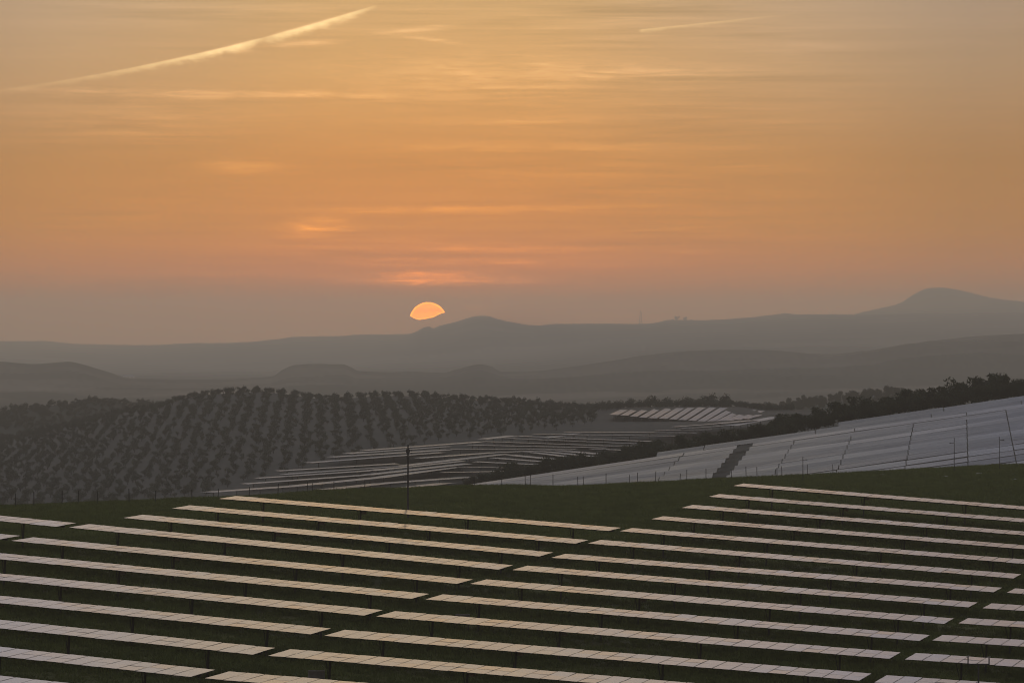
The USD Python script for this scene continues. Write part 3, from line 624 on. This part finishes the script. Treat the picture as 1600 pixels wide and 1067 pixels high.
# hedgerow beside the right-hand slope: from the crest up to the tree belt
hedge_line = [(735, 757), (790, 752), (850, 746), (900, 741), (950, 730), (1000, 720), (1060, 711), (1120, 702), (1180, 690), (1240, 680)]
hp = np.array(hedge_line, float)
for q in np.linspace(0, 1, 112):
    px = 735 + q * 505 + rng.normal(0, 3); Y = 746 + rng.uniform(-8, 20)
    part = 'low, beside the thin left tip' if px < 900 else 'midway, beside the stepped upper edge' if px < 1080 else 'high, below the knoll strips'
    place_tree('hedge', 'hedge_bush', (px - 800) / F * Y, Y, rng.uniform(.75, 1.25) * (.7 if px < 790 else 1.0), f'dense dark hedgerow bush {part} of the right-hand solar slope' if px < 1080 else 'dense dark hedgerow bush at its high end, right below the knoll solar strips', 'bushes of the hedgerow, ' + ('low end' if px < 900 else 'middle' if px < 1080 else 'high end'), 'bush', .3)
for px, Y, s in [(700, 520, .5), (715, 525, .62), (730, 530, .7), (745, 535, .55), (690, 500, .4), (672, 480, .42)]:
    zt = CZ - (760 - YH) / F * Y
    place_tree('hedge', 'hedge_bush', (px - 800) / F * Y, Y, s, 'low dark bush just behind the grass crest left of the right-hand slope', 'low bushes behind the crest', 'bush', .2)
# tree belt above the right-hand slope
belt = curve([(1190, 660), (1235, 641), (1260, 637), (1302, 627), (1330, 621), (1362, 614), (1390, 611), (1412, 607), (1450, 597), (1487, 592), (1525, 584), (1550, 581), (1575, 585), (1600, 587), (1700, 580)])
for lane, Y in enumerate((752, 764, 778)):
    for px in np.arange(1195, 1625, 17):
        x_px = px + rng.normal(0, 5); y = Y + rng.uniform(-5, 5); x = (x_px - 800) / F * y; z = float(ground(x, y))
        want = CZ - (float(belt(x_px)) + rng.uniform(-3, 7) - YH) / F * y - z
        s = float(np.clip(want / 6.3, .28, 1.6)) * (1.0, .9, .8)[2 - lane] if lane < 2 else float(np.clip(want / 6.3, .3, 1.6))
        part, grp = ('at the low left end of the belt, above the stepped solar rows', 'low end of the tree belt') if px < 1330 else ('in the middle of the belt above the right-hand solar slope', 'middle of the tree belt') if px < 1470 else ('tall, at the high right end of the belt above the solar slope', 'high end of the tree belt')
        place_tree('wood', 'belt_tree', x, y, s, 'dark broadleaf tree ' + part, grp, 'tree', .3)
# trees on the knoll ridge behind the strips
for px, h, w in [(967, 3.0, .9), (985, 3.5, 1.0), (1017, 4.2, 1.1), (1043, 4.4, 1.0), (1072, 4.6, .9), (1080, 3.4, .8), (1100, 5.0, 1.1), (1110, 4.2, .9), (1130, 4.4, 1.0), (1138, 3.0, .8), (952, 2.8, .9), (936, 2.8, .9), (1150, 2.4, .8), (1000, 2.8, .8), (1030, 2.8, .8)]:
    y = 1205 + rng.uniform(-3, 3)
    place_tree('olive', 'ridge_tree', (px - 800) / F * y, y, h / 3.5, 'dark tree on the knoll ridge above the pale solar strips', 'trees on the knoll ridge', 'tree', .2)
# wooded ridge behind on the right, and sparse trees of the left hill
wr = [((px + rng.normal(0, 3) - 800) / F * y, y + rng.uniform(-8, 8)) for px in np.arange(1150, 1420, 7) for y in (1650, 1680, 1700)]
wz = ground(np.array(wr)[:, 0], np.array(wr)[:, 1])
lh = [((px - 800) / F * y, y) for px, y in zip(rng.uniform(-20, 260, 420), rng.uniform(1430, 1560, 420))]
lz = ground(np.array(lh)[:, 0], np.array(lh)[:, 1])
tag(scatter('ridge_wood', 'wood', [(x, y, z - .5, float(rng.uniform(.5, .8))) for (x, y), z in zip(wr, wz)], 'tree'), 'hazy wooded ridge behind the tree belt on the right', 'woodland', kind='stuff')
tag(scatter('far_grove', 'olive', [(x, y, z - .3, float(rng.uniform(.5, .9))) for (x, y), z in zip(lh, lz)], 'tree'), 'scattered dark trees covering the hill at the left edge', 'grove', kind='stuff')

# far ridge: clump of trees, mast, sheds in the valley
for k, (px, w) in enumerate([(1050, 1.0), (1058, 1.3), (1070, 1.2), (1082, 1.1), (1089, .8)]):
    y = 10480 + k * 9; x = (px - 800) / F * y
    place_tree('hedge', 'far_tree', x, y, 3.6 * w, 'hazy tree of the far clump on the skyline ridge right of the mast', 'far clump on the skyline', 'tree', 4.0)
def mast(px, y, h):
    x = (px - 800) / F * y; z = float(ground(x, y))
    t = thing('radio_mast', 'thin hazy lattice mast standing on the far skyline ridge', 'mast', loc=(x, y, z))
    ms = []
    w0, w1 = 4.0, 1.0
    for sx in (-1, 1):
        for sy in (-1, 1): ms.append(rod((sx * w0, sy * w0, -2), (sx * w1, sy * w1, h), .8, 5))
    obj('leg_frame', cat_(ms), STEEL, t)
    br = []
    for q in np.linspace(0, .92, 9):
        w, w2 = w0 + (w1 - w0) * q, w0 + (w1 - w0) * (q + .09)
        br += [rod((-w, -w, q * h), (w2, -w2, (q + .09) * h), .2, 4), rod((w, w, q * h), (-w2, w2, (q + .09) * h), .2, 4)]
    obj('bracing', cat_(br), STEEL, t); obj('antenna', rod((0, 0, h), (0, 0, h + 5), .25, 5), STEEL, t)
mast(1001, 10480, 38)
def shed(px, py, y, w, d, h, label, kind='white'):
    x = (px - 800) / F * y; z = float(ground(x, y)) 
    t = thing('farm_shed', label, 'shed', loc=(x, y, z))
    obj('wall', bx((0, 0, h / 2 - 1), (w, d, h + 2)), PLASTER, t)
    v = np.array([(-w/2-.3, -d/2-.4, h), (w/2+.3, -d/2-.4, h), (w/2+.3, d/2+.4, h), (-w/2-.3, d/2+.4, h), (-w/2-.3, 0, h+1.6), (w/2+.3, 0, h+1.6)], float)
    fcs = np.array([(0,1,5),(0,5,4),(2,3,4),(2,4,5),(0,4,3),(1,2,5),(0,3,2),(0,2,1)])
    obj('roof', trimesh.Trimesh(v, fcs, process=False), ROOF if kind != 'white' else STEEL, t)
    for k in range(3): obj('window', bx((-w / 2 + (k + .5) * w / 3, -d / 2 - .02, h * .6), (w * .1, .1, h * .3)), PANE, t)
shed(189, 592, 4800, 6.5, 7, 3.4, 'small white shed low in the far valley, left of the pair')
shed(201, 592, 4830, 14, 9, 3.8, 'longer white shed low in the far valley, behind the left hill')
shed(596, 588, 4900, 10, 8, 3.6, 'small white shed in the far valley below the sun')
shed(727, 588, 4900, 9, 8, 3.4, 'small white shed in the far valley under the central peak')

# ------------------------------------------------------------------ posts, fence, poles, stones, small things
def fence(pxs, name, label, dY):
    pts = []
    for px in pxs:
        y = float(crest_Y(px)) + dY; x = (px - 800) / F * y; pts.append((x, y, float(ground(x, y))))
    t = thing(name, label, 'fence', 'fences along the grass crest', loc=pts[0]); o = np.array(pts[0])
    tops = []
    for p in pts:
        h = rng.uniform(1.15, 1.75); q = np.array(p) - o; lean = rng.normal(0, .04, 2)
        obj('fence_post', rod(q + (0, 0, -.4), q + (lean[0], lean[1], h), .04, 6), WOOD, t); tops.append(q)
    for hh in (.45, 1.0):
        w = [rod(a + (0, 0, hh), b + (0, 0, hh), .007, 3) for a, b in zip(tops[:-1], tops[1:])]
        obj('wire', cat_(w), STEEL, t)
fence([-5, 24, 53, 97, 122, 153, 202, 243, 300, 342], 'wire_fence', 'wire fence of thin posts along the crest at the left edge', 1.0)
fence([390, 434, 480, 488, 522, 570], 'wire_fence', 'wire fence of thin posts behind the top row of the middle block', 1.0)
fence([741, 784, 821, 829, 864, 903, 912, 947, 984, 996, 1024, 1062, 1073, 1103, 1143, 1166, 1183, 1214, 1222, 1262, 1302], 'wire_fence', 'wire fence of thin posts in front of the right-hand solar slope', 1.5)

def pole(px, py0, py1, y, label, r, arm=None, kit=False):
    x = (px - 800) / F * y; z0 = CZ - (py1 - YH) / F * y; z1 = CZ - (py0 - YH) / F * y; zg = float(ground(x, y)); h = z1 - zg
    t = thing('utility_pole' if kit else 'service_pole', label, 'pole', loc=(x, y, zg))
    obj('pole_shaft', rod((0, 0, -.8), (0.0, 0, h), r, 10, r * .7), WOOD, t)
    if kit:
        obj('transformer', rod((.0, -.16, h - 1.0), (.0, -.16, h - .4), .14, 10), DARKSTEEL, t)
        obj('cross_arm', bx((0, 0, h - .72), (.40, .08, .10)), WOOD, t)
        for sx in (-.16, .16): obj('insulator', rod((sx, 0, h - .68), (sx, 0, h - .45), .05, 8), BLACK, t)
        obj('bracket', bx((0, -.1, h - 1.3), (.26, .2, .2)), DARKSTEEL, t)
    if arm:
        dx, py = arm; za = CZ - (py - YH) / F * y - zg
        obj('arm', rod((0, 0, za), (dx, 0, za + .05), .035, 6), DARKSTEEL, t); obj('lamp_head', bx((dx, -.02, za + .03), (.22, .12, .10)), DARKSTEEL, t)
pole(637.5, 695, 795, 372, 'tall dark utility pole standing behind the top row of the middle block', .11, kit=True)
pole(1254.5, 713, 746, 458, 'short dark pole with a small arm in front of the right-hand slope, leftmost of three', .05, arm=(.45, 718.5))
pole(1491, 684, 736, 466, 'dark pole with a small arm pointing left in front of the right-hand slope', .05, arm=(-.5, 692.5))
pole(1562, 682, 732, 468, 'dark pole with a small arm pointing right, nearest the right edge', .05, arm=(.45, 687.5))

for k, (px, py, s, lab) in enumerate([(1280, 744.5, .26, 'small pale stone on the grass crest, leftmost of the row of stones'), (1378, 743.5, .30, 'pale stone on the grass crest below the middle seams of the slope'), (1430, 738.5, .27, 'pale stone highest on the grass crest'), (1477, 746, .30, 'rounded pale stone just left of the second pole on the crest'),
                                      (1530, 741.5, .33, 'flat pale stone between the two right-hand poles on the crest'), (1587, 750.5, .26, 'pale stone on the grass at the right edge'), (630, 769, .24, 'pale stone on the crest beside the tall utility pole'), (803, 765.5, .24, 'pale stone on the crest below the hedgerow end')]):
    p = hit(px, py, 395, 490)
    m = trimesh.creation.icosphere(2, 1.0); m.vertices *= 1 + .35 * (meshkit.noise(m.vertices * 1.6 + k * 7.3, k)[:, None] - .5)
    m.vertices *= (s * 1.25, s, s * .62)
    t = obj('pale_stone', m, STONE, smooth=True); UsdGeom.Xformable(t).AddTranslateOp().Set(Gf.Vec3d(*[float(v) for v in p + (0, 0, s * .25)])); tag(t, lab, 'stone', 'pale stones on the crest')

# sensor post with its fork, before the lower right rows
def sensor_post():
    y = 243.0; x = (1529 - 800) / F * y; zg = float(ground(x, y)); zt = lambda py: CZ - (py - YH) / F * y - zg
    t = thing('sensor_post', 'dark sensor post with a two-pronged fork before the lower right solar rows', 'sensor post', loc=(x, y, zg))
    obj('post', rod((0, 0, -.4), (0, 0, zt(1037)), .05, 8), DARKSTEEL, t)
    obj('crossbar', bx((0, 0, zt(1037)), (1.46, .06, .07)), DARKSTEEL, t)
    obj('prong', bx((-.70, 0, zt(1031)), (.085, .06, .58)), DARKSTEEL, t); obj('prong', bx((.70, 0, zt(1032)), (.085, .06, .46)), DARKSTEEL, t)
    obj('sensor_head', bx((-.70, 0, zt(1024.6)), (.2, .1, .05)), BACK, t); obj('sensor_head', bx((.70, 0, zt(1026)), (.2, .1, .05)), BACK, t)
sensor_post()
def combiner(i, j, f, lab):
    o, e1, e2, e3 = near_tables[(i, j)]; c = o + e1 * (f - .5) * T - e2 * .3
    z = float(ground(c[0], c[1]))
    t = thing('combiner_box', lab, 'combiner box', 'combiner boxes under the tables', loc=(c[0], c[1], z))
    obj('cabinet', bx((0, 0, .95), (1.15, .35, .75)), BACK, t); obj('door', bx((0, -.185, .95), (1.05, .02, .65)), STEEL, t)
    obj('stand', cat_([bx((sx * .45, 0, .2), (.07, .07, 1.2)) for sx in (-1, 1)]), DARKSTEEL, t)
combiner(0, 9, .065, 'grey combiner box under the left end of a right-centre table, upper one of two')
combiner(0, 12, .075, 'grey combiner box under the left end of a lower right-centre table')
def cable_loop():
    o, e1, e2, e3 = near_tables[(-1, 8)]; c = o + e1 * (T / 2 - .3) - e2 * (W / 2 - .2) + e3 * (HP - .1)
    pts = [np.array([math.sin(q) * .42, 0, -.62 + math.cos(q) * .62]) for q in np.linspace(-math.pi * .97, math.pi * .97, 20) + math.pi * 0]
    pts = [np.array([math.cos(q) * .42, 0, -.05 - abs(math.sin(q)) * .95]) for q in np.linspace(math.pi, 2 * math.pi, 16)]
    t = obj('cable_loop', cat_([rod(a, b, .03, 5) for a, b in zip(pts[:-1], pts[1:])]), BLACK)
    UsdGeom.Xformable(t).AddTranslateOp().Set(Gf.Vec3d(*[float(v) for v in c])); tag(t, 'black cable loop hanging from the right end of a middle-block table', 'cable')
cable_loop()

# grass: tufts over the near field and thick along its crest
def grass():
    r = np.random.default_rng(5); paths = []
    pi = UsdGeom.PointInstancer.Define(stage, '/World/grass')
    for vv in range(3):
        v, f = [], []
        for _ in range(26):
            a, q = r.uniform(0, 2 * math.pi), .5 * math.sqrt(r.uniform(0, 1)); b = np.array([q * math.cos(a), q * math.sin(a), -.05]); h = r.uniform(.25, .62); w = r.uniform(.012, .03)
            d = r.normal(0, .16, 2); s = np.array([math.cos(a + 1.3), math.sin(a + 1.3), 0]) * w; n = len(v)
            mid = b + np.array([d[0] * .4, d[1] * .4, h * .6]); top = b + np.array([d[0], d[1], h])
            v += [b - s, b + s, mid + s * .7, mid - s * .7, top]; f += [(n, n + 1, n + 2), (n, n + 2, n + 3), (n + 3, n + 2, n + 4)]
        m = usdkit.mesh(stage, f'/World/grass/tuft_{vv + 1:03d}', (np.array(v), np.array(f)), GRASSBLADE); paths.append(m.GetPath())
    pi.CreatePrototypesRel().SetTargets(paths)
    N = 95000
    px = r.uniform(-30, 1630, N); y = np.sqrt(r.uniform(212.0 ** 2, 500.0 ** 2, N))
    ok = y < crest_Y(px) + 16; px, y = px[ok], y[ok]; x = (px - 800) / F * y; z = ground(x, y)
    patch = meshkit.fbm(np.stack([x / 9, y / 9, 0 * x], -1), 3, 5); n = len(x)
    pi.CreatePositionsAttr(Vt.Vec3fArray.FromNumpy(np.stack([x, y, z], 1).astype(np.float32))); pi.CreateProtoIndicesAttr(Vt.IntArray.FromNumpy(r.integers(0, 3, n).astype(np.int32)))
    sc = np.repeat((r.uniform(.55, 1.1, n) * (.55 + .9 * patch))[:, None], 3, 1) * np.array([1.35, 1.35, .85]); pi.CreateScalesAttr(Vt.Vec3fArray.FromNumpy(sc.astype(np.float32)))
    pi.CreateOrientationsAttr(Vt.QuathArray([Gf.Quath(float(math.cos(a)), Gf.Vec3h(0, 0, float(math.sin(a)))) for a in r.uniform(0, math.pi, n)]))
    tag(pi.GetPrim(), 'dark green rough grass over the near solar field and its crest', 'grass', kind='stuff')
grass()
